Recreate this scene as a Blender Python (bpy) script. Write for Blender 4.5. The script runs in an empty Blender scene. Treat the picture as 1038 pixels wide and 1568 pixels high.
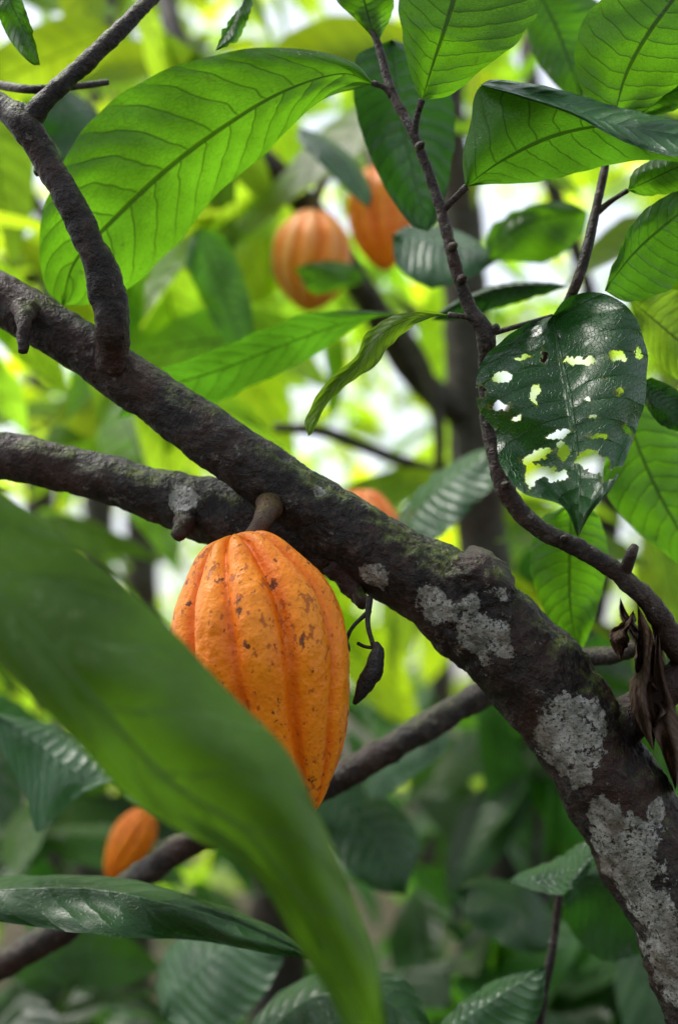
import bpy, math, random
import numpy as np
from mathutils import Vector, noise
random.seed(7); rng=np.random.default_rng(11)
S=bpy.context.scene
S.view_settings.view_transform='Standard'; S.view_settings.look='None'; S.view_settings.exposure=0
# ---------------------------------------------------------------- camera
PITCH=math.radians(8); CAM=Vector((0,0,1.5))
cd=bpy.data.cameras.new('camera'); cam=bpy.data.objects.new('camera',cd); S.collection.objects.link(cam)
cam.location=CAM; cam.rotation_euler=(math.radians(90)+PITCH,0,0)
cd.sensor_fit='VERTICAL'; cd.sensor_height=23.6; cd.lens=35; cd.clip_end=2000; cd.clip_start=0.02
cd.dof.use_dof=True; cd.dof.focus_distance=1.05; cd.dof.aperture_fstop=2.2
S.camera=cam
K=23.6/35
FW=Vector((0,math.cos(PITCH),math.sin(PITCH))); UP=Vector((0,-math.sin(PITCH),math.cos(PITCH)))
def P(x,y,d):
    s=K*d/1568.0
    return CAM+Vector((1,0,0))*((x-519)*s)+UP*((784-y)*s)+FW*d
def proj(p):
    q=p-np.array(CAM); d=q@np.array(FW); s=K*d/1568
    return 519+q[...,0]/s, 784-(q@np.array(UP))/s, d
# ---------------------------------------------------------------- light
SE,SA=math.radians(60),math.radians(-64)
w=bpy.data.worlds.new('World'); S.world=w; w.use_nodes=True
nt=w.node_tree; bg=nt.nodes['Background']; sky=nt.nodes.new('ShaderNodeTexSky'); sky.sky_type='NISHITA'
sky.sun_disc=False; sky.sun_elevation=SE; sky.sun_rotation=SA; sky.air_density=1.0; sky.dust_density=3.0; sky.ozone_density=0.6
hs=nt.nodes.new('ShaderNodeHueSaturation'); hs.inputs['Saturation'].default_value=.4; hs.inputs['Value'].default_value=1.95
nt.links.new(sky.outputs[0],hs.inputs['Color']); nt.links.new(hs.outputs[0],bg.inputs[0]); bg.inputs[1].default_value=0.15
sd=bpy.data.lights.new('sun','SUN'); sd.energy=2.9; sd.angle=math.radians(28); sd.color=(1,0.97,0.9)
so=bpy.data.objects.new('sun',sd); S.collection.objects.link(so)
sv=Vector((math.sin(SA)*math.cos(SE),math.cos(SA)*math.cos(SE),math.sin(SE)))
so.rotation_euler=sv.to_track_quat('Z','Y').to_euler()
# ---------------------------------------------------------------- node helpers
class N:
    def __init__(s,name):
        s.m=bpy.data.materials.new(name); s.m.use_nodes=True; s.t=s.m.node_tree; s.t.nodes.clear()
        s.out=s.n('ShaderNodeOutputMaterial')
    def n(s,t,**k):
        x=s.t.nodes.new(t)
        for a,b in k.items(): setattr(x,a,b)
        return x
    def l(s,a,b): s.t.links.new(a,b)
    def put(s,sock,v):
        if isinstance(v,bpy.types.NodeSocket): s.l(v,sock)
        else: sock.default_value=v
    def math(s,op,a,b=0.0,c=None,clamp=False):
        x=s.n('ShaderNodeMath',operation=op); x.use_clamp=clamp
        s.put(x.inputs[0],a); s.put(x.inputs[1],b)
        if c is not None: s.put(x.inputs[2],c)
        return x.outputs[0]
    def mix(s,f,a,b,bt='MIX'):
        x=s.n('ShaderNodeMix',data_type='RGBA',blend_type=bt); s.put(x.inputs[0],f)
        s.put(x.inputs[6],a if not isinstance(a,tuple) else (*a,1)); s.put(x.inputs[7],b if not isinstance(b,tuple) else (*b,1))
        return x.outputs[2]
    def ss(s,v,a,b,lo=0.0,hi=1.0):
        x=s.n('ShaderNodeMapRange',interpolation_type='SMOOTHSTEP'); s.put(x.inputs[0],v)
        x.inputs[1].default_value=a; x.inputs[2].default_value=b; x.inputs[3].default_value=lo; x.inputs[4].default_value=hi
        return x.outputs[0]
    def noise(s,vec,scale,detail=3,rough=.55):
        x=s.n('ShaderNodeTexNoise'); s.l(vec,x.inputs['Vector']); x.inputs['Scale'].default_value=scale
        x.inputs['Detail'].default_value=detail; x.inputs['Roughness'].default_value=rough; return x.outputs[0]
    def vec(s,vec,sc,loc=(0,0,0)):
        x=s.n('ShaderNodeMapping'); s.l(vec,x.inputs[0]); x.inputs['Scale'].default_value=sc; x.inputs['Location'].default_value=loc; return x.outputs[0]

def leaf_mat(name,base,trans,vein,tf=0.5,rough=0.35,nv=13,rnd=False,spec=.5,vs=1.0,spots=0.3,simple=False,rim=False,bump=.5):
    g=N(name)
    uv=g.n('ShaderNodeUVMap').outputs[0]; sp=g.n('ShaderNodeSeparateXYZ'); g.l(uv,sp.inputs[0])
    u,v=sp.outputs[0],sp.outputs[1]; av=g.math('ABSOLUTE',v)
    off=g.math('MULTIPLY',g.math('GREATER_THAN',v,0.0),0.45)
    s=g.math('ADD',g.math('MULTIPLY',g.math('SUBTRACT',u,g.math('ADD',g.math('MULTIPLY',av,0.05),g.math('MULTIPLY',g.math('MULTIPLY',av,av),0.09))),float(nv)),off)
    if not simple: s=g.math('ADD',s,g.math('MULTIPLY',g.math('SUBTRACT',g.noise(uv,3,1),0.5),0.5))
    d=g.math('MULTIPLY',g.math('ABSOLUTE',g.math('SUBTRACT',g.math('FRACT',s),0.5)),2.0)
    sec=g.ss(d,0.86,0.98)
    sec=g.math('MULTIPLY',sec,g.ss(av,0.75,1.0,1.0,0.15))
    mid=g.ss(av,0.022,0.05,1,0)
    veins=g.math('MAXIMUM',g.math('MULTIPLY',sec,.75),mid)
    if not simple:
        vor=g.n('ShaderNodeTexVoronoi',feature='DISTANCE_TO_EDGE'); g.l(g.vec(uv,(36,13,1)),vor.inputs['Vector']); vor.inputs['Scale'].default_value=1.6
        ret=g.ss(vor.outputs['Distance'],0.02,0.10,1,0)
        veins=g.math('MAXIMUM',veins,g.math('MULTIPLY',ret,0.25))
    veins=g.math('MULTIPLY',veins,vs)
    tc=g.n('ShaderNodeTexCoord').outputs['Object']
    nz=g.noise(tc,14,3 if not simple else 1)
    fv=g.ss(nz,0.3,0.7,0.72,1.28)
    def sc(c,f):
        x=g.n('ShaderNodeVectorMath',operation='SCALE')
        if isinstance(c,tuple): x.inputs[0].default_value=c
        else: g.l(c,x.inputs[0])
        g.put(x.inputs['Scale'],f); return x.outputs[0]
    b=sc(base,fv); t=sc(trans,fv)
    at=g.n('ShaderNodeAttribute',attribute_name='rnd'); r=g.n('ShaderNodeSeparateColor'); g.l(at.outputs['Color'],r.inputs[0])
    if rnd:
        b=g.mix(r.outputs[0],b,(base[0]*2.2,base[1]*1.5,base[2]*.8)); t=g.mix(r.outputs[0],t,(trans[0]*2.0,trans[1]*1.35,trans[2]*.6))
        br=g.math('MULTIPLY_ADD',r.outputs[1],1.25,0.32); b=sc(b,br); t=sc(t,br)
    b=g.mix(veins,b,vein); t=g.mix(g.math('MULTIPLY',veins,.9),t,tuple(c*.22 for c in trans))
    if not simple:
        sn=g.noise(tc,95,2); sm=g.math('MULTIPLY',g.ss(sn,0.70,0.74),spots)
        b=g.mix(sm,b,(0.10,0.07,0.02)); t=g.mix(sm,t,(0.05,0.03,0.01))
    if rim:
        b=g.mix(g.ss(r.outputs[0],.3,.9,0,.5),b,(0.20,0.24,0.04)); t=g.mix(g.ss(r.outputs[0],.3,.9,0,.5),t,(0.3,0.35,0.05))
        b=g.mix(g.ss(r.outputs[0],.85,1.0,0,.7),b,(0.09,0.05,0.015))
    hgt=g.math('SUBTRACT',1.0,g.math('MULTIPLY',d,d))
    if not simple: hgt=g.math('ADD',hgt,g.math('MULTIPLY',ret,-.16))
    hgt=g.math('ADD',hgt,g.math('MULTIPLY',mid,-.6))
    bp=g.n('ShaderNodeBump'); bp.inputs['Strength'].default_value=bump; bp.inputs['Distance'].default_value=0.0025; g.l(hgt,bp.inputs['Height'])
    pr=g.n('ShaderNodeBsdfPrincipled'); g.l(b,pr.inputs['Base Color']); g.put(pr.inputs['Roughness'],g.ss(nz,.3,.7,rough*.75,rough*1.3)); pr.inputs['Specular IOR Level'].default_value=spec
    g.l(bp.outputs[0],pr.inputs['Normal'])
    tr=g.n('ShaderNodeBsdfTranslucent'); g.l(t,tr.inputs[0]); g.l(bp.outputs[0],tr.inputs[1])
    mx=g.n('ShaderNodeMixShader'); mx.inputs[0].default_value=tf; g.l(pr.outputs[0],mx.inputs[1]); g.l(tr.outputs[0],mx.inputs[2]); g.l(mx.outputs[0],g.out.inputs[0])
    return g.m
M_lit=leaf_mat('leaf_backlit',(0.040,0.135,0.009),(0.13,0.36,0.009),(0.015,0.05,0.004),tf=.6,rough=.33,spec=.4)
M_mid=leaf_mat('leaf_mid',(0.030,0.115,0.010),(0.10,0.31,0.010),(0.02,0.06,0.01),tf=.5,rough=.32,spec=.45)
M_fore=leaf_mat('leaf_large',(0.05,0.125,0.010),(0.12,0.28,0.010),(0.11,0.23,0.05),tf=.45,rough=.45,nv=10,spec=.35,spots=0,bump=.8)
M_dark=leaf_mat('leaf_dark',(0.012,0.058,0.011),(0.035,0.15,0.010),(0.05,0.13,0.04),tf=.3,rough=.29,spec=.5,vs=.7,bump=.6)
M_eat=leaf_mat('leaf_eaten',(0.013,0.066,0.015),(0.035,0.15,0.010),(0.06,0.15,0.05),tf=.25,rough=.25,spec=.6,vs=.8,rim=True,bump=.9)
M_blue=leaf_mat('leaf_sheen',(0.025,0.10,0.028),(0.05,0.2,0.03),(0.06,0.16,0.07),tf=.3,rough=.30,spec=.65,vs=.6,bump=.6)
M_yel=leaf_mat('leaf_young',(0.13,0.24,0.015),(0.26,0.46,0.02),(0.06,0.12,0.01),tf=.6,rough=.35)
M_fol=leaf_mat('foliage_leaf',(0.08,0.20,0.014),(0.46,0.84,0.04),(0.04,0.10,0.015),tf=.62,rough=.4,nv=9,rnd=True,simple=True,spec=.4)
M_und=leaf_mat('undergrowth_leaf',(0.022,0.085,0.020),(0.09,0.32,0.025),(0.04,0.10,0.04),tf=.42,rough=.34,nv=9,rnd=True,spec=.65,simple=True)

def bark_mat(name,base=(0.008,0.006,0.005),hi=(0.055,0.040,0.031),patches=(),moss=.5,speck=.4):
    g=N(name); tc=g.n('ShaderNodeTexCoord').outputs['Object']
    n1=g.noise(tc,55,5,.7); n2=g.noise(tc,260,4,.7); n3=g.noise(tc,13,4,.6)
    c=g.mix(g.ss(g.math('ADD',g.math('MULTIPLY',n1,.55),g.math('MULTIPLY',n2,.45)),.47,.65),base,hi)
    c=g.mix(g.math('MULTIPLY',g.ss(n3,.47,.6),.55),c,(0.045,0.017,0.010))
    geo=g.n('ShaderNodeNewGeometry'); sx=g.n('ShaderNodeSeparateXYZ'); g.l(geo.outputs['Normal'],sx.inputs[0])
    lm=g.math('MULTIPLY',g.ss(g.math('ADD',g.math('MULTIPLY',g.noise(tc,38,5,.75),.7),g.math('MULTIPLY',n2,.3)),.595,.625),speck); c=g.mix(lm,c,(0.25,0.26,0.22))
    mm=g.math('MULTIPLY',g.math('MULTIPLY',g.ss(sx.outputs[2],.1,.7),g.ss(g.noise(tc,17,5,.75),.45,.57)),moss)
    c=g.mix(mm,c,g.mix(g.ss(g.noise(tc,170,3),.35,.65),(0.015,0.03,0.004),(0.12,0.16,0.015)))
    h=g.math('ADD',g.math('MULTIPLY',n1,1.0),g.math('MULTIPLY',n2,.45)); h=g.math('ADD',h,g.math('MULTIPLY',mm,.4))
    if patches:
        cur=None; wn=g.n('ShaderNodeTexNoise'); g.l(tc,wn.inputs['Vector']); wn.inputs['Scale'].default_value=48; wn.inputs['Detail'].default_value=6; wn.inputs['Roughness'].default_value=.72
        for (p,r) in patches:
            x=g.n('ShaderNodeVectorMath',operation='DISTANCE'); g.l(tc,x.inputs[0]); x.inputs[1].default_value=p
            dd=g.math('DIVIDE',x.outputs['Value'],r*1.1); cur=dd if cur is None else g.math('MINIMUM',cur,dd)
        cur=g.math('ADD',cur,g.math('MULTIPLY',g.math('SUBTRACT',wn.outputs[0],.5),2.3))
        pm=g.ss(cur,.97,1.04,1,0)
        pm=g.math('MULTIPLY',pm,g.ss(g.noise(tc,150,4,.75),.34,.43))
        pc=g.mix(g.ss(g.noise(tc,80,5,.75),.38,.6),(0.14,0.15,0.12),(0.38,0.38,0.34))
        pc=g.mix(g.ss(g.noise(tc,420,2),.54,.66),pc,(0.07,0.07,0.05))
        pc=g.mix(g.ss(g.noise(tc,26,3),.52,.62,0,.5),pc,(0.12,0.09,0.06))
        c=g.mix(pm,c,pc); h=g.math('ADD',h,g.math('MULTIPLY',pm,.25))
    bp=g.n('ShaderNodeBump'); bp.inputs['Strength'].default_value=1.0; bp.inputs['Distance'].default_value=0.005; g.l(h,bp.inputs['Height'])
    pr=g.n('ShaderNodeBsdfPrincipled'); g.l(c,pr.inputs['Base Color']); pr.inputs['Roughness'].default_value=.48; pr.inputs['Specular IOR Level'].default_value=.35
    g.l(bp.outputs[0],pr.inputs['Normal']); g.l(pr.outputs[0],g.out.inputs[0]); return g.m
# ---------------------------------------------------------------- geometry helpers
def cr(pts,n):
    pts=np.array(pts,float)
    if len(pts)==2:
        t=np.linspace(0,1,n)[:,None]; return pts[0]*(1-t)+pts[1]*t
    A=np.vstack([2*pts[0]-pts[1],pts,2*pts[-1]-pts[-2]]); out=[]
    for i in range(1,len(A)-2):
        t=np.linspace(0,1,24,endpoint=False)[:,None]; p0,p1,p2,p3=A[i-1:i+3]
        out.append(.5*((2*p1)+(-p0+p2)*t+(2*p0-5*p1+4*p2-p3)*t**2+(-p0+3*p1-3*p2+p3)*t**3))
    out=np.vstack(out+[pts[-1][None]])
    L=np.r_[0,np.cumsum(np.linalg.norm(np.diff(out[:,:2],axis=0),axis=1))]; L/=L[-1]
    q=np.linspace(0,1,n); return np.stack([np.interp(q,L,out[:,k]) for k in range(out.shape[1])],1)
def make(name,verts,faces,mat,uv=None,smooth=True,parent=None,rnd=None):
    me=bpy.data.meshes.new(name); me.from_pydata([tuple(v) for v in verts] if not isinstance(verts,np.ndarray) else verts.tolist(),[],faces if isinstance(faces,list) else faces.tolist())
    if uv is not None:
        lay=me.uv_layers.new(name='UVMap'); li=np.zeros(len(me.loops),int); me.loops.foreach_get('vertex_index',li)
        lay.data.foreach_set('uv',np.asarray(uv)[li].astype(np.float32).ravel())
    if rnd is not None:
        a=me.color_attributes.new('rnd','FLOAT_COLOR','POINT'); a.data.foreach_set('color',np.asarray(rnd,np.float32).ravel())
    if smooth: me.polygons.foreach_set('use_smooth',[True]*len(me.polygons))
    me.update(); o=bpy.data.objects.new(name,me); S.collection.objects.link(o); me.materials.append(mat)
    if parent: o.parent=parent
    return o
class B:
    def __init__(s): s.v=[]; s.f=[]
    def tube(s,pts,seg=16,step=None,amp=.12,freq=30,n=None,world=False):
        W=[]
        for p in pts:
            if world: W.append((*p,))
            else: q=P(*p[:3]); W.append((q.x,q.y,q.z,p[3]*K*p[2]/1568))
        Q=np.array(W)
        A=np.vstack([2*Q[0]-Q[1],Q,2*Q[-1]-Q[-2]]); out=[]
        for i in range(1,len(A)-2):
            t=np.linspace(0,1,30,endpoint=False)[:,None]; p0,p1,p2,p3=A[i-1:i+3]
            out.append(.5*((2*p1)+(-p0+p2)*t+(2*p0-5*p1+4*p2-p3)*t**2+(-p0+3*p1-3*p2+p3)*t**3))
        out=np.vstack(out+[Q[-1][None]]); L=np.r_[0,np.cumsum(np.linalg.norm(np.diff(out[:,:3],axis=0),axis=1))]
        nn=n or max(6,int(L[-1]/(step or max(.0025,out[:,3].mean()*.25)))); q=np.linspace(0,L[-1],nn)
        C=np.stack([np.interp(q,L,out[:,k]) for k in range(4)],1)
        T=np.gradient(C[:,:3],axis=0); T/=np.linalg.norm(T,axis=1)[:,None]
        ref=Vector((0,1,0)) if abs(T[0][1])<.9 else Vector((1,0,0)); b0=len(s.v)
        for i in range(nn):
            t=Vector(T[i]); x=ref-t*ref.dot(t); x.normalize(); ref=x; y=t.cross(x); c=Vector(C[i,:3]); r=max(C[i,3],2e-4)
            for j in range(seg):
                a=2*math.pi*j/seg; dr=x*math.cos(a)+y*math.sin(a); p=c+dr*r
                k=1+amp*(noise.noise(p*freq)*1.2+noise.noise(p*freq*3.1)*.7+noise.noise(p*freq*8)*.4)
                s.v.append(c+dr*r*k)
        for i in range(nn-1):
            for j in range(seg):
                a=b0+i*seg+j; b=b0+i*seg+(j+1)%seg; s.f.append((a,b,b+seg,a+seg))
        for e,rev in ((0,1),(nn-1,0)):
            s.v.append(Vector(C[e,:3])+Vector(T[e])*C[e,3]*.35*(-1 if e==0 else 1)); ci=len(s.v)-1
            for j in range(seg):
                a=b0+e*seg+j; b=b0+e*seg+(j+1)%seg; s.f.append((b,a,ci) if rev else (a,b,ci))
    def obj(s,name,mat,parent=None): return make(name,s.v,s.f,mat,parent=parent)

def leaf(mid,le,re,d,mat,tilt=0.,fold=.01,wav=.006,n=110,m=9,holes=None,name='cacao_leaf',nv=13,corr=.0012,parent=None):
    Mi=cr(mid,n); L=cr([mid[0]]+le+[mid[-1]],n); R=cr([mid[0]]+re+[mid[-1]],n)
    dl=np.interp(np.linspace(0,1,n),np.linspace(0,1,len(d)),d)
    env=np.maximum(np.linalg.norm(L-Mi,axis=1),np.linalg.norm(R-Mi,axis=1)); env/=env.max()
    vs=np.linspace(-1,1,2*m+1); V=[];UV=[];PX=[]; sd=random.random()*50
    for i in range(n):
        u=i/(n-1)
        for v in vs:
            E=L[i] if v>0 else R[i]; a=abs(v); px=Mi[i]*(1-a)+E*a
            ruf=noise.noise(Vector((u*13+sd,v*1.0,3)))*3.5*a**4*env[i]
            s_=(u-.05*a-.09*a*a)*nv+(.45 if v>0 else 0); dd=abs(s_%1-.5)*2
            z=dl[i]+tilt*v*env[i]+fold*a*env[i]+wav*noise.noise(Vector((u*4+sd,v*1.2,0)))*(.3+a)*2-corr*(1-dd*dd)*(a*(1-a)*4+.2)*env[i]
            z-= .25*fold*math.sin(a*math.pi)*env[i]
            V.append(P(px[0]+ruf,px[1]+ruf,z)); UV.append((u,v)); PX.append(px)
    w_=2*m+1; F=[]; rn=None
    if holes:
        def hq(c):
            best=9
            wx=c[0]+7*noise.noise(Vector((c[0]/14,c[1]/14,0)))+4*noise.noise(Vector((c[0]/5,c[1]/5,2)))
            wy=c[1]+7*noise.noise(Vector((c[0]/14,c[1]/14,9)))+4*noise.noise(Vector((c[0]/5,c[1]/5,7)))
            for (hx,hy,rx,ry,ang) in holes:
                ca,sa=math.cos(math.radians(ang)),math.sin(math.radians(ang)); dx,dy=wx-hx,wy-hy
                q=math.sqrt(((dx*ca+dy*sa)/rx)**2+((-dx*sa+dy*ca)/ry)**2)
                q=1+(q-1)*min(rx,ry)/10
                best=min(best,q)
            return best
        Q=[hq(c) for c in PX]; rn=[(max(0,min(1,1-(q-1)/.35)),0,0,1) for q in Q]
    for i in range(n-1):
        for j in range(w_-1):
            a=i*w_+j
            if holes and (Q[a]+Q[a+1]+Q[a+w_]+Q[a+w_+1])/4<1: continue
            F.append((a,a+1,a+w_+1,a+w_))
    return make(name,V,F,mat,uv=UV,parent=parent,rnd=rn)
# ================================================================ MAIN TREE
pt=lambda x,y,d,r:(tuple(P(x,y,d)),r*K*d/1568)
patches=[pt(742,985,1.06,42),pt(722,928,1.05,30),pt(765,905,1.05,28),pt(700,910,1.05,14),pt(658,936,1.06,36),pt(868,1130,1.065,50),pt(888,1105,1.065,40),pt(850,1160,1.065,40),
 pt(955,1300,1.065,54),pt(925,1250,1.065,30),pt(985,1385,1.065,50),pt(1015,1470,1.065,50),pt(572,888,1.075,22),pt(278,765,1.11,22),pt(238,752,1.11,13),pt(880,1190,1.065,22),pt(970,1335,1.065,44),pt(1030,1530,1.06,50),pt(490,750,1.08,10),pt(1000,1240,1.07,18)]
M_bark=bark_mat('cacao_bark',patches=patches,moss=.9)
M_bark2=bark_mat('twig_bark',(0.020,0.015,0.012),(0.085,0.066,0.05),moss=.35,speck=.5)
b=B()
b.tube([(-420,240,1.3,30),(-200,330,1.2,36),(-20,445,1.13,39),(110,522,1.12,39),(250,618,1.11,42),(380,712,1.10,47),(500,795,1.10,54),(610,868,1.10,60),(710,930,1.10,74),(800,1010,1.10,76),(870,1100,1.10,74),(935,1200,1.10,76),(995,1310,1.10,78),(1050,1420,1.10,80),(1105,1560,1.10,84),(1150,1700,1.11,92)],seg=96,step=.0022,amp=.09,freq=32)
q=P(1150,1700,1.11); r0=92*K*1.11/1568
b.tube([(q.x-.012,q.y,q.z+.06,r0*.95),(q.x+.02,q.y,q.z-.1,r0),(q.x+.06,q.y+.03,q.z-.4,r0*1.15),(q.x+.05,q.y+.05,q.z-.75,r0*1.3),(q.x+.05,q.y+.05,-.1,r0*1.9)],seg=40,amp=.1,freq=14,world=True)
b.tube([(-400,640,1.3,30),(-150,680,1.2,33),(0,698,1.16,37),(120,722,1.15,36),(240,757,1.14,40),(330,785,1.13,52),(420,800,1.12,56),(520,835,1.11,50),(600,880,1.1,40)],seg=64,step=.0025,amp=.1,freq=34)
b.tube([(705,960,1.10,66),(722,915,1.09,64),(733,885,1.085,57),(742,866,1.08,46)],seg=56,step=.002,amp=.22,freq=60)
b.tube([(40,470,1.1,20),(37,500,1.085,11),(36,540,1.08,7)],seg=14,amp=.3,freq=140)
b.tube([(290,780,1.12,22),(280,808,1.095,14),(270,824,1.09,10)],seg=18,amp=.35,freq=120)
b.tube([(520,860,1.10,26),(545,905,1.095,16),(558,925,1.085,9)],seg=20,amp=.3,freq=90)
b.tube([(925,1150,1.1,60),(950,1110,1.1,38),(990,1078,1.1,30),(1045,1035,1.1,28),(1150,960,1.12,26)],seg=28,amp=.12,freq=40)
b.tube([(172,560,1.1,26),(172,500,1.08,26),(165,455,1.08,30),(150,400,1.075,24),(125,345,1.075,23),(98,290,1.075,22),(65,235,1.08,21),(38,190,1.08,24),(5,165,1.09,19),(-60,135,1.1,17)],seg=32,amp=.13,freq=60)
b.tube([(38,192,1.08,20),(75,148,1.08,15),(130,98,1.09,14),(185,45,1.1,13),(245,-15,1.12,11),(320,-90,1.15,9)],seg=20,amp=.14,freq=70)
b.tube([(-60,118,1.2,6),(0,130,1.15,7),(50,137,1.12,7),(110,133,1.14,6),(165,126,1.16,5)],seg=10,amp=.1,freq=90)
for (x,y,dx,dy) in [(175,478,9,-6),(128,372,-9,3),(60,262,-8,4)]:
    b.tube([(x-dx,y-dy,1.09,12),(x,y,1.085,8),(x+dx*.6,y+dy*.6,1.082,4)],seg=12,amp=.4,freq=160,n=7)
tree=b.obj('cacao_tree',M_bark)
t=B()
t.tube([(560,20,1.12,5),(578,66,1.11,6),(600,140,1.1,7),(634,208,1.09,8),(657,268,1.09,8),(676,325,1.085,9),(696,405,1.08,9.5),(718,470,1.08,11),(744,515,1.08,15),(742,575,1.09,10),(747,650,1.09,12),(765,725,1.08,14),(790,778,1.08,15),(835,815,1.08,14),(890,842,1.08,14),(945,878,1.08,15),(1000,930,1.08,17),(1022,975,1.09,20),(1060,1020,1.1,22)],seg=18,amp=.16,freq=110)
t.tube([(634,208,1.09,7),(638,180,1.085,5),(646,153,1.08,6)],seg=12,amp=.1,freq=100)
t.tube([(600,148,1.1,6),(588,134,1.1,4.5),(570,127,1.1,5)],seg=12,amp=.1)
t.tube([(674,325,1.085,7),(694,306,1.08,5),(714,286,1.075,6)],seg=12,amp=.1)
t.tube([(745,512,1.08,7),(720,488,1.075,4),(686,482,1.07,4.5)],seg=12,amp=.1)
t.tube([(748,508,1.08,12),(762,500,1.075,6)],seg=10,amp=.2)
t.tube([(748,512,1.085,5),(790,500,1.085,4),(845,484,1.1,4)],seg=10,amp=.1)
for (x,y) in [(640,225),(690,380),(704,430),(745,560),(770,745),(860,828)]:
    t.tube([(x,y,1.08,7),(x+4,y-3,1.072,7),(x+8,y-6,1.068,3)],seg=8,amp=.2,n=6)
t.tube([(930,235,1.12,6),(912,320,1.11,7),(893,400,1.1,8),(872,458,1.11,8),(835,540,1.2,8),(775,640,1.2,9),(758,700,1.1,10)],seg=14,amp=.12,freq=90)
t.tube([(914,325,1.11,5),(935,308,1.11,4),(960,292,1.1,4)],seg=10)
t.tube([(860,1008,1.2,15),(930,1003,1.17,14),(1000,985,1.12,14),(1060,970,1.1,16)],seg=16,amp=.14,freq=60)
t.tube([(856,1370,1.3,6),(846,1450,1.3,7),(832,1520,1.3,8),(815,1640,1.3,9)],seg=12,amp=.12,freq=60)
t.tube([(955,880,1.08,10),(965,850,1.07,9),(972,835,1.07,6)],seg=12,amp=.2)
t.obj('twigs',M_bark2,parent=tree)
lb=B(); lb.tube([(780,1040,1.35,22),(700,1085,1.33,21),(620,1132,1.31,21),(540,1178,1.30,22),(480,1215,1.3,21),(400,1255,1.3,21),(330,1272,1.32,24),(270,1302,1.34,22),(190,1360,1.36,20),(100,1420,1.4,22),(0,1478,1.42,22),(-150,1540,1.5,22)],seg=24,amp=.16,freq=50)
lb.obj('lower_branch',M_bark2,parent=tree)

# ================================================================ LEAVES (nearby)
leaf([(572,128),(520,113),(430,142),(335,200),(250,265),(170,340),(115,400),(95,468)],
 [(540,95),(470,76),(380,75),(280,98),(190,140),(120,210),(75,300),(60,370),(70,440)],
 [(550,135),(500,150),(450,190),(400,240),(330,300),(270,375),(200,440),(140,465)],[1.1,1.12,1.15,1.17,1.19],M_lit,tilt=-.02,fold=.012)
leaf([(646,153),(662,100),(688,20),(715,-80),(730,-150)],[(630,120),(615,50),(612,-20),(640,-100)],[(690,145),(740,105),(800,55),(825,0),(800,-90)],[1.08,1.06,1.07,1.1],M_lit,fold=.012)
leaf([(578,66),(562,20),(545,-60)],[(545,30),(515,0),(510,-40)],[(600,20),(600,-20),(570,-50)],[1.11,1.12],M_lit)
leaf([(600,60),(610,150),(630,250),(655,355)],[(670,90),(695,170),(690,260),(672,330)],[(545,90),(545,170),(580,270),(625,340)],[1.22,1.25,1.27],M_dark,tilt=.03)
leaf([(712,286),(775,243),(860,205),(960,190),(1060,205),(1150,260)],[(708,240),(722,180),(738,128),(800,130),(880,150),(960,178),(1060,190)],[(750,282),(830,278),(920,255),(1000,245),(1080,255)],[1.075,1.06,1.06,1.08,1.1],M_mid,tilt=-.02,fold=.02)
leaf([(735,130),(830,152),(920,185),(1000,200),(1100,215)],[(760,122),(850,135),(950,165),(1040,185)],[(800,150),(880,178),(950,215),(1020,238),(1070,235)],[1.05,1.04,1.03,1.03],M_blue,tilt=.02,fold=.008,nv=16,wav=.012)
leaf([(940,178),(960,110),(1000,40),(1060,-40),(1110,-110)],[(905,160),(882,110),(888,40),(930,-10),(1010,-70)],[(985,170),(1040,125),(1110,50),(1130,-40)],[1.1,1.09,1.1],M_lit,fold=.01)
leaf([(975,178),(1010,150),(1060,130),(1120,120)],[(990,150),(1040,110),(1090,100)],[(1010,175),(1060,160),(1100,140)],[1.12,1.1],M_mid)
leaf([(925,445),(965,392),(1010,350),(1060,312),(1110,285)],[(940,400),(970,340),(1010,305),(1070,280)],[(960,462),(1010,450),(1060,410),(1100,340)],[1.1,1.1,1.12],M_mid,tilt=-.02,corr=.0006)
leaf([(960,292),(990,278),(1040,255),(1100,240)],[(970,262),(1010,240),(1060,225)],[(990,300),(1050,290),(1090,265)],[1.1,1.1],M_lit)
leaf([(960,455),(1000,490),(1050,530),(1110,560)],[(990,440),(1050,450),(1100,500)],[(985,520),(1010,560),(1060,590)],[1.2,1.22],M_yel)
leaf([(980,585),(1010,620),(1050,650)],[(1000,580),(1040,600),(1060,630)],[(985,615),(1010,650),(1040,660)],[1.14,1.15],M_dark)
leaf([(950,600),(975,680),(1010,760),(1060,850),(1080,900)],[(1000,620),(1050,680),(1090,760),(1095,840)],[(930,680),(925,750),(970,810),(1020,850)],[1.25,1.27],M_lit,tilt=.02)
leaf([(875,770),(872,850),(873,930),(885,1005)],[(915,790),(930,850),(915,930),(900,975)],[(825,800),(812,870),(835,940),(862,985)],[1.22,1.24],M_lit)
H=[(768,578,15,8,-15),(800,548,13,4,-10),(885,552,24,6,5),(765,623,17,5,0),(820,602,6,14,10),(855,665,20,6,-15),(862,690,8,16,0),(822,698,28,7,-20),(838,724,32,10,10),(908,708,26,16,20),(938,725,20,8,-20),(915,668,16,4,10),(945,545,11,9,30),(812,728,9,20,0),(948,600,7,3,0),(790,640,8,3,-20),(975,540,8,5,60),(900,610,6,3,0),(833,545,4,8,0),(734,600,9,8,0),(992,640,8,14,0),(905,640,7,3,15),(925,580,5,3,30),(960,660,9,4,60)]
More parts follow.
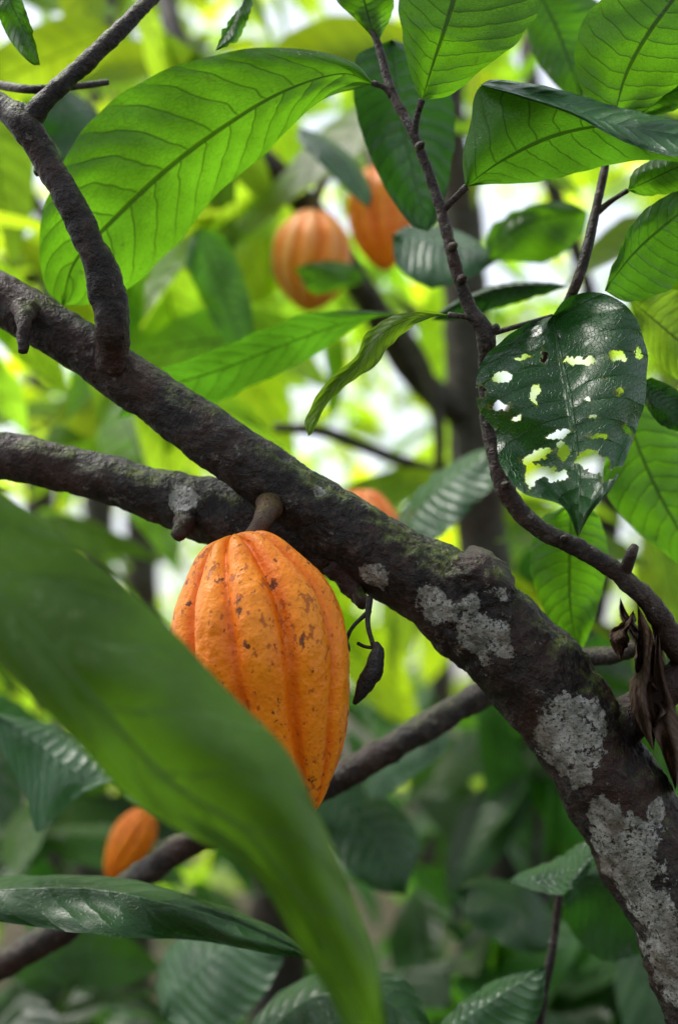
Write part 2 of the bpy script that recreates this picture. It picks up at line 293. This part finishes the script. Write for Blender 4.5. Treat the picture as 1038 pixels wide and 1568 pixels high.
leaf([(845,484),(858,550),(870,610),(880,680),(886,750),(884,822)],
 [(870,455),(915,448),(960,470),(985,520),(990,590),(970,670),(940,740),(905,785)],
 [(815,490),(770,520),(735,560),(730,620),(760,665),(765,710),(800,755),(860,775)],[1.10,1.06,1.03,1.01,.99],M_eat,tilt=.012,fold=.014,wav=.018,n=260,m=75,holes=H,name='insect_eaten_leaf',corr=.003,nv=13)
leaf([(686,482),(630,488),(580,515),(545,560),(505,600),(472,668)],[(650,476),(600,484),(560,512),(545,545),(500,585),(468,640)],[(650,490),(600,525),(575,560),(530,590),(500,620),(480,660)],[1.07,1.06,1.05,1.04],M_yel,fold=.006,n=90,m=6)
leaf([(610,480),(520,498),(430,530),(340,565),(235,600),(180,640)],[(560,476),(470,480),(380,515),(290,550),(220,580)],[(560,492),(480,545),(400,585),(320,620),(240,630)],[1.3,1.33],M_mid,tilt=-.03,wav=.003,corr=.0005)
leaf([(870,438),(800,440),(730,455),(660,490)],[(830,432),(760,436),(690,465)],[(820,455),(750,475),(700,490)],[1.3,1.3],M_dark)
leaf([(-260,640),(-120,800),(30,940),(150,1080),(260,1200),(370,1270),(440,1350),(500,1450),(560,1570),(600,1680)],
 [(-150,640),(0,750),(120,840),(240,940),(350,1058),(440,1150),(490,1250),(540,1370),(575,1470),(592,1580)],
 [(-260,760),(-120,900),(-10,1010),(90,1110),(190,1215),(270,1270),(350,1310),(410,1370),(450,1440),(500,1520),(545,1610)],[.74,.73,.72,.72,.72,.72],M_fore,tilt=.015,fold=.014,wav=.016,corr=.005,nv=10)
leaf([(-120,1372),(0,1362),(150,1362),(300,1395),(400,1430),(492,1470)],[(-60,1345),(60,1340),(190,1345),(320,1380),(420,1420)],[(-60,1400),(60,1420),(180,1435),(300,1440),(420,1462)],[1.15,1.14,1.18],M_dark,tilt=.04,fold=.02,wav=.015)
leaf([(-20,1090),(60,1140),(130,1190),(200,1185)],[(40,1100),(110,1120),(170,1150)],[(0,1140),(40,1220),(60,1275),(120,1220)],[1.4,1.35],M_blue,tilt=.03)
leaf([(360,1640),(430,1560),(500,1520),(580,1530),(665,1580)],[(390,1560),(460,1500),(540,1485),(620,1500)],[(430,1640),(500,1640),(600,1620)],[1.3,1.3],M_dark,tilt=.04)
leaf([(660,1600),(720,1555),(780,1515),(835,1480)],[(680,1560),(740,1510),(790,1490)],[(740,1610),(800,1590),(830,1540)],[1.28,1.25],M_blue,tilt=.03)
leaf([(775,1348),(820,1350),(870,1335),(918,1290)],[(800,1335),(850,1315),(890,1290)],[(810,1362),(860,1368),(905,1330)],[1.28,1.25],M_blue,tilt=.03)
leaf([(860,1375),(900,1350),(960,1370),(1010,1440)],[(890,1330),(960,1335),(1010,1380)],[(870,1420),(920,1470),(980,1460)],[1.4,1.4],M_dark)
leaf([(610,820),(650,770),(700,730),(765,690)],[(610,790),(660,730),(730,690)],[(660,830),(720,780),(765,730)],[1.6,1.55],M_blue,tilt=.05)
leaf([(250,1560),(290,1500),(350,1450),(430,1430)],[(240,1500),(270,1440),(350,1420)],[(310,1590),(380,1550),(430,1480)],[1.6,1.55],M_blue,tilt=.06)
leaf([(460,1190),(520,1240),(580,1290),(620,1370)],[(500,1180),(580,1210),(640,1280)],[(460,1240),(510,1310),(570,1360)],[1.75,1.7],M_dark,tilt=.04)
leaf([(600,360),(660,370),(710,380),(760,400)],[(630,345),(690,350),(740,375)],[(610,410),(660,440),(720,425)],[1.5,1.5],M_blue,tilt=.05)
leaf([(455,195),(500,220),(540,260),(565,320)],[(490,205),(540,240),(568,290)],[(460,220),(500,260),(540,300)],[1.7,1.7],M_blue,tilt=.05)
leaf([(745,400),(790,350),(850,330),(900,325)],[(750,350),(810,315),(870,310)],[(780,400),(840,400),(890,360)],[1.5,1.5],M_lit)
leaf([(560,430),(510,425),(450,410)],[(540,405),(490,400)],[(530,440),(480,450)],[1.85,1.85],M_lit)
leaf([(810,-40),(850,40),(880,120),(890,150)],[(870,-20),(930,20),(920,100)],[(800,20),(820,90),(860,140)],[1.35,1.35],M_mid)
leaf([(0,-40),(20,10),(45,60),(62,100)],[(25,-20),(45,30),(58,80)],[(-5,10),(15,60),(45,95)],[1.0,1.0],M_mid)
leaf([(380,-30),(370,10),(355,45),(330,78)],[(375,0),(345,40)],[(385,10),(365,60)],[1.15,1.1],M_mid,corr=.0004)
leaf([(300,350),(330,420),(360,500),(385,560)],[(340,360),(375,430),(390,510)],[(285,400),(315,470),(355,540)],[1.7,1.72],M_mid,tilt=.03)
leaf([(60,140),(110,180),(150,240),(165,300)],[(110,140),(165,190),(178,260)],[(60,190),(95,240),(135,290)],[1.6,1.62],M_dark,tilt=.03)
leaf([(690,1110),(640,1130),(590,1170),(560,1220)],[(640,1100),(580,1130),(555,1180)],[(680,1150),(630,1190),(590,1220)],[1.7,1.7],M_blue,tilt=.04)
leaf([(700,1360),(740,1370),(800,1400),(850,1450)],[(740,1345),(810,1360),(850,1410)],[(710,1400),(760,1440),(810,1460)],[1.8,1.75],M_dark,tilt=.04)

# ================================================================ PODS
def pod_mat(name,c1,c2,c3,sp=1.0,crest_highlight=.35):
    g=N(name); tx=g.n('ShaderNodeTexCoord'); tc=tx.outputs['Object']; uv=g.n('ShaderNodeUVMap').outputs[0]
    su=g.n('ShaderNodeSeparateXYZ'); g.l(uv,su.inputs[0]); at=g.n('ShaderNodeAttribute',attribute_name='rnd'); r=g.n('ShaderNodeSeparateColor'); g.l(at.outputs['Color'],r.inputs[0])
    n1=g.noise(tc,22,5,.65); c=g.mix(g.ss(n1,.35,.65),c1,c2)
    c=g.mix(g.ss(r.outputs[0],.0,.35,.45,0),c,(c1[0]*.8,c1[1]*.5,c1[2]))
    c=g.mix(g.math('MULTIPLY',g.ss(r.outputs[0],.35,.95),g.ss(g.noise(tc,9,3),.35,.65,crest_highlight*.3,crest_highlight*1.3)),c,c3)  # paler ridge crests: soft highlight painted into the skin colour
    c=g.mix(g.ss(su.outputs[1],.0,.08,.3,0),c,(0.45,0.17,0.02))
    st=g.vec(tc,(1,1,.6)); a=g.noise(st,190,3,.6); bb=g.noise(st,105,4,.7); big=g.noise(tc,18,3,.6)
    k=g.ss(big,.36,.62,0,.08)
    s1=g.ss(g.math('ADD',a,k),.65,.69); s2=g.ss(g.math('ADD',bb,k),.69,.72)
    c=g.mix(g.math('MULTIPLY',s1,.7*sp),c,(0.32,0.055,0.006)); c=g.mix(g.math('MULTIPLY',s2,.9*sp),c,(0.08,0.022,0.006))
    c=g.mix(g.ss(g.noise(tc,360,2),.56,.70,0,.4*sp),c,(0.5,0.09,0.005))
    h=g.math('ADD',g.noise(tc,90,4,.6),g.math('MULTIPLY',g.noise(tc,330,2),.35)); h=g.math('SUBTRACT',h,g.math('MULTIPLY',g.math('MAXIMUM',s1,s2),.25))
    bp=g.n('ShaderNodeBump'); bp.inputs['Strength'].default_value=.65; bp.inputs['Distance'].default_value=.0027; g.l(h,bp.inputs['Height'])
    pr=g.n('ShaderNodeBsdfPrincipled'); g.l(c,pr.inputs['Base Color']); pr.inputs['Roughness'].default_value=.38; pr.inputs['Specular IOR Level'].default_value=.35
    g.l(bp.outputs[0],pr.inputs['Normal']); g.l(pr.outputs[0],g.out.inputs[0]); return g.m
M_pod=pod_mat('pod_skin',(0.86,0.185,0.001),(0.95,0.265,0.002),(0.98,0.36,0.02))
M_pod2=pod_mat('pod_skin_pale',(0.9,0.24,0.004),(0.98,0.32,0.008),(1.0,0.54,0.22),sp=.2,crest_highlight=.55)  # yellower skin, with a stronger whitish highlight painted along the ridges
prT=[0,.012,.035,.08,.175,.27,.38,.47,.56,.70,.82,.92,.965,1]; prR=[.10,.24,.40,.59,.82,.95,1,.985,.92,.765,.56,.31,.18,.03]
M_stalk=bark_mat('stalk_bark',(0.07,0.035,0.015),(0.16,0.085,0.04),moss=.2,speck=.2)
def pod(top,bot,rad,d0,d1,mat,phase=0.,name='cacao_pod',stalk=None,amp=1.0,nu=170,nvv=260,bow=0.,fat=0.):
    a=P(*top,d0); bq=P(*bot,d1); ax=(bq-a); Ln=ax.length; ax.normalize(); x=Vector((0,-1,0)); x=(x-ax*x.dot(ax)).normalized(); y=ax.cross(x); sc_=K*(d0+d1)/2/1568; R=rad*sc_
    V=[];UV=[];C=[]
    ts=[(1-math.cos(math.pi*i/(nu-1)))/2 for i in range(nu)]
    fine=cr(np.stack([np.array(prT),np.array(prR)],1),400)
    for t_ in ts:
        r_=float(np.interp(t_,fine[:,0],fine[:,1])); r_=r_*(1-fat)+fat*max(r_,min(1,(math.sin(math.pi*t_)+1e-4)**.6)); g_=min(1.15,.75+1.0*abs(t_-.5))
        for j in range(nvv):
            th=2*math.pi*j/nvv; ph=th+phase+.10*math.sin(t_*5+phase)
            q1=abs(math.sin(2.5*ph)); q2=abs(math.cos(2.5*ph))
            gr=.20*math.exp(-(q1/.32)**1.4)+.13*math.exp(-(q2/.28)**1.4)
            p0=Vector((math.cos(th)*3,math.sin(th)*3,t_*6))
            rd=1.045-amp*gr*g_
            rd*=1+.018*noise.noise(p0+Vector((phase,0,0)))+.014*noise.noise(p0*3)+.008*noise.noise(p0*8)
            zt=t_*Ln- Ln*.03*(1-min(1,gr*7))*math.exp(-((t_-.03)/.045)**2)
            V.append(a+ax*zt+(x*math.cos(th)+y*math.sin(th))*R*r_*rd-Vector((bow*sc_*math.sin(math.pi*t_),0,0))); UV.append((j/nvv,t_)); C.append((max(0,1-gr*8),0,0,1))
    F=[]
    for i in range(nu-1):
        for j in range(nvv):
            k=i*nvv+j; l=i*nvv+(j+1)%nvv; F.append((k,k+nvv,l+nvv,l))
    F.append(tuple(range(nvv))); F.append(tuple(reversed(range((nu-1)*nvv,nu*nvv))))
    o=make(name,V,F,mat,uv=UV,rnd=C)
    if stalk:
        s=B(); s.tube(stalk,seg=20,amp=.12,freq=90); s.obj('stalk',M_stalk,parent=o)
    return o
pod((362,826),(473,1252),134,1.05,1.03,M_pod,phase=.30,bow=8,stalk=[(415,770,1.085,22),(403,795,1.055,15),(391,815,1.05,14),(380,838,1.05,18)])
pod((482,325),(472,478),60,2.0,2.0,M_pod2,phase=.2,nu=60,nvv=100,fat=.8,stalk=[(500,270,2.1,7),(485,300,2.02,8),(482,330,2.0,9)])
pod((575,262),(592,414),50,2.1,2.05,M_pod,phase=1.0,nu=60,nvv=100,fat=.5,stalk=[(560,225,2.2,7),(570,245,2.12,8),(575,268,2.1,9)])
pod((554,752),(552,913),60,1.7,1.7,pod_mat('pod_skin_red',(0.9,0.19,0.03),(0.95,0.28,0.05),(0.95,0.38,0.14),sp=.3),phase=.6,nu=60,nvv=100,fat=.6)
pod((228,1240),(165,1352),32,1.9,1.9,M_pod,phase=.1,nu=60,nvv=100,stalk=[(250,1200,1.95,6),(238,1225,1.92,7),(228,1245,1.9,8)])
M_dry=bark_mat('dried_skin',(0.008,0.007,0.006),(0.03,0.024,0.02),moss=0,speck=.1)
dp=B(); dp.tube([(576,985,1.04,4),(578,1000,1.035,11),(568,1030,1.03,15),(556,1055,1.03,12),(542,1078,1.03,3)],seg=18,amp=.2,freq=90)
dp.tube([(566,915,1.065,5),(563,955,1.05,4),(572,990,1.04,4)],seg=8); dp.tube([(566,935,1.06,4),(540,960,1.05,3),(528,985,1.05,4)],seg=8); dp.tube([(528,980,1.05,5),(532,995,1.05,5),(530,1002,1.05,2)],seg=8,n=8)
dp.tube([(548,985,1.05,3),(558,990,1.045,3),(572,992,1.04,3)],seg=8)
dp.obj('dried_cacao_pod',M_dry)
M_dl=leaf_mat('dried_leaf',(0.09,0.055,0.035),(0.08,0.04,0.02),(0.04,0.025,0.015),tf=.2,rough=.7,spec=.2)
for k,(x0,y0,x1,y1,wd) in enumerate([(975,925,995,1150,20),(962,935,942,1010,16),(1000,960,1030,1210,24),(985,1000,1005,1110,16),(955,915,985,1050,16)]):
    mid=[(x0+(x1-x0)*f+8*math.sin(f*7+k),y0+(y1-y0)*f) for f in np.linspace(0,1,6)]
    leaf(mid,[(mx+wd*math.sin(math.pi*(i+1)/5.5)*random.uniform(.6,1.3),my) for i,(mx,my) in enumerate(mid[1:-1])],[(mx-wd*math.sin(math.pi*(i+1)/5.5)*random.uniform(.5,1.2),my) for i,(mx,my) in enumerate(mid[1:-1])],[1.07+.01*k,1.05+.01*k],M_dl,fold=.03,wav=.03,name='dried_leaf',n=60)

# ================================================================ BACKGROUND TREES
M_bb=bark_mat('background_bark',(0.035,0.029,0.025),(0.13,0.11,0.095),moss=.4,speck=.7)
def bgtree(paths):
    b=B()
    for p in paths: b.tube(p,seg=18,amp=.12,freq=12,step=.02)
    return b.obj('background_cacao_tree',M_bb)
def toground(x,y,d,r):
    s=K*d/1568; yb=784+ (1.6+FW.z*d)/ (s*UP.z)
    return (x,yb,d,r)
bgtree([[(690,60,2.5,22),(690,200,2.5,24),(706,330,2.5,30),(712,500,2.5,34),(722,640,2.5,38),(735,800,2.5,40),(760,1000,2.5,42),(790,1300,2.5,48),toground(800,0,2.5,60)],
        [(712,640,2.5,24),(640,580,2.4,22),(590,500,2.35,22),(545,430,2.3,22),(480,330,2.25,22),(420,260,2.2,20),(340,190,2.2,18),(270,60,2.2,16),(240,-100,2.3,14)],
        [(720,740,2.5,18),(640,715,2.4,11),(560,685,2.3,10),(490,660,2.2,9),(420,655,2.2,8)],
        [(560,450,2.33,12),(640,540,2.3,10),(670,640,2.3,9),(672,720,2.3,8)]])
bgtree([[(900,440,2.9,10),(880,380,2.9,12),(850,300,2.9,14),(820,180,2.9,14),(800,0,3,12)],[(900,440,2.9,12),(940,700,3,20),(880,1000,3.1,34),(830,1200,3.1,48),(800,1400,3.1,56),toground(800,0,3.1,70)]])
bgtree([[(-100,420,3,20),(200,430,3,26),(300,600,3,30),(360,700,3,34),(420,900,3,38),toground(430,0,3,50)],[(200,440,3,18),(260,520,3.,16),(120,300,3,14),(60,80,3,12)],[(300,360,3,10),(350,430,3,12),(400,540,3,12),(410,700,3.,14)]])
for k in range(9):
    x=random.uniform(-900,1900); d=random.uniform(4.5,8)
    bgtree([[(x,-500,d,10),(x+random.uniform(-60,60),100,d,18),(x+random.uniform(-60,60),600,d,24),toground(x,0,d,34)],[(x,500,d,16),(x+random.uniform(-200,200),250,d,12),(x+random.uniform(-300,300),-100,d,8)]])

nu_,nv_=9,5
us=np.linspace(0,1,nu_); vs=np.linspace(-1,1,nv_); U,Vg=np.meshgrid(us,vs,indexing='ij'); U=U.ravel(); Vg=Vg.ravel()
prof=np.interp(U,[0,.08,.25,.5,.75,.9,1],[.02,.4,.85,1,.75,.3,.0])
Fg=[]
for i in range(nu_-1):
    for j in range(nv_-1):
        a=i*nv_+j; Fg.append((a,a+1,a+nv_+1,a+nv_))
Fg=np.array(Fg)
clear=[(475,400,75,90,1.9),(583,338,62,85,1.95),(560,790,60,60,1.65),(197,1295,55,70,1.8),(720,600,45,160,2.3),(600,480,50,90,2.2),(620,1020,90,170,2.4)]
def foliage(name,clusters,mat,L0=.24,keepout=True,per=(5,9)):
    VV=[];FF=[];UVs=[];CC=[];n0=0
    for (c,spread,yel,bri) in clusters:
        c=np.array(c); tw=rng.normal(size=3); tw[2]=abs(tw[2])*.3-.1; tw/=np.linalg.norm(tw)
        for k in range(rng.integers(*per)):
            o=c+tw*rng.uniform(-1,1)*spread+rng.normal(size=3)*.03
            dirv=rng.normal(size=3); dirv[2]=-abs(rng.normal())*.9+.25; dirv/=np.linalg.norm(dirv)
            nrm=rng.normal(size=3)*.8+np.array([0,-.5,.8]); nrm-=dirv*nrm.dot(dirv); nrm/=np.linalg.norm(nrm); side=np.cross(dirv,nrm)
            L=L0*rng.uniform(.65,1.35); Wd=L*rng.uniform(.15,.21); dr=rng.uniform(.05,.35); fo=rng.uniform(-.1,.5)
            p=o+dirv*(U*L)[:,None]+side*(Vg*prof*Wd)[:,None]+nrm*((np.abs(Vg)*prof*Wd*fo)+.02*L*np.sin(U*9+k)*Vg)[:,None]
            p[:,2]-=dr*L*U**2
            if keepout:
                x,y,d=proj(p); skip=False
                if d.min()<1.5 and (x.max()>-60) and x.min()<1100 and y.max()>-60: skip=True
                for (ex,ey,rx,ry,dd) in clear:
                    if ((((x-ex)/rx)**2+((y-ey)/ry)**2<1)&(d<dd+.15)).any(): skip=True
                if skip: continue
            VV.append(p); FF.append(Fg+n0); n0+=len(U); UVs.append(np.stack([U,Vg],1))
            cc=np.zeros((len(U),4)); cc[:,0]=np.clip(yel+rng.normal()*.25,0,1); cc[:,1]=np.clip(bri+rng.normal()*.2,0,1); cc[:,3]=1; CC.append(cc)
    return make(name,np.vstack(VV),np.vstack(FF),mat,uv=np.vstack(UVs),rnd=np.vstack(CC))
def rc(n,dr,xr,yr,yel,bri,sp=.14):
    out=[]
    for _ in range(n):
        d=rng.uniform(*dr); x=rng.uniform(*xr); y=rng.uniform(*yr); q=P(x,y,d)
        if q.z<.05: q.z=rng.uniform(.05,.4)
        out.append(((q.x,q.y,q.z),sp*rng.uniform(.6,1.4),rng.uniform(*yel),rng.uniform(*bri)))
    return out
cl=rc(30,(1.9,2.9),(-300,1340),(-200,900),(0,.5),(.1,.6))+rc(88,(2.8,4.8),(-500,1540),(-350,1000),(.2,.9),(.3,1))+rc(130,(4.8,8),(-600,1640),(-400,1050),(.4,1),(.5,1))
foliage('cacao_foliage',cl,M_fol)
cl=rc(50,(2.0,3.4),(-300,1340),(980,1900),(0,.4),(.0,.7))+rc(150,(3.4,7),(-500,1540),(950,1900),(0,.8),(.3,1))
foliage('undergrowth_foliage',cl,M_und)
cl=[]
for _ in range(580):
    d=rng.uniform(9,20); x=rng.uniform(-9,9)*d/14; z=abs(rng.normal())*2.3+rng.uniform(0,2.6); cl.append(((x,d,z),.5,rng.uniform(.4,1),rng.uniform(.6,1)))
foliage('distant_tree_foliage',cl,M_fol,L0=.34,keepout=False)
# ---------------------------------------------------------------- ground
g=N('leaf_litter_soil'); tc=g.n('ShaderNodeTexCoord').outputs['Object']
c=g.mix(g.ss(g.noise(tc,3,6,.7),.4,.62),(0.035,0.022,0.013),(0.09,0.055,0.03)); c=g.mix(g.ss(g.noise(tc,.9,4),.5,.65),c,(0.03,0.06,0.015))
bp=g.n('ShaderNodeBump'); bp.inputs['Distance'].default_value=.05; g.l(g.noise(tc,14,5,.7),bp.inputs['Height'])
pr=g.n('ShaderNodeBsdfPrincipled'); g.l(c,pr.inputs['Base Color']); pr.inputs['Roughness'].default_value=.9; g.l(bp.outputs[0],pr.inputs['Normal']); g.l(pr.outputs[0],g.out.inputs[0])
n=90; xs=np.sinh(np.linspace(-4.5,4.5,n))*9; V=[];F=[]
for yv in xs:
    for xv in xs:
        r=math.hypot(xv,yv); V.append((xv,yv,.08*noise.noise(Vector((xv*.6,yv*.6,0)))+max(0,min(1,(r-12)/200))*4*(1+noise.noise(Vector((xv*.02,yv*.02,4))))))
for i in range(n-1):
    for j in range(n-1):
        a=i*n+j; F.append((a,a+1,a+n+1,a+n))
make('ground',V,F,g.m)
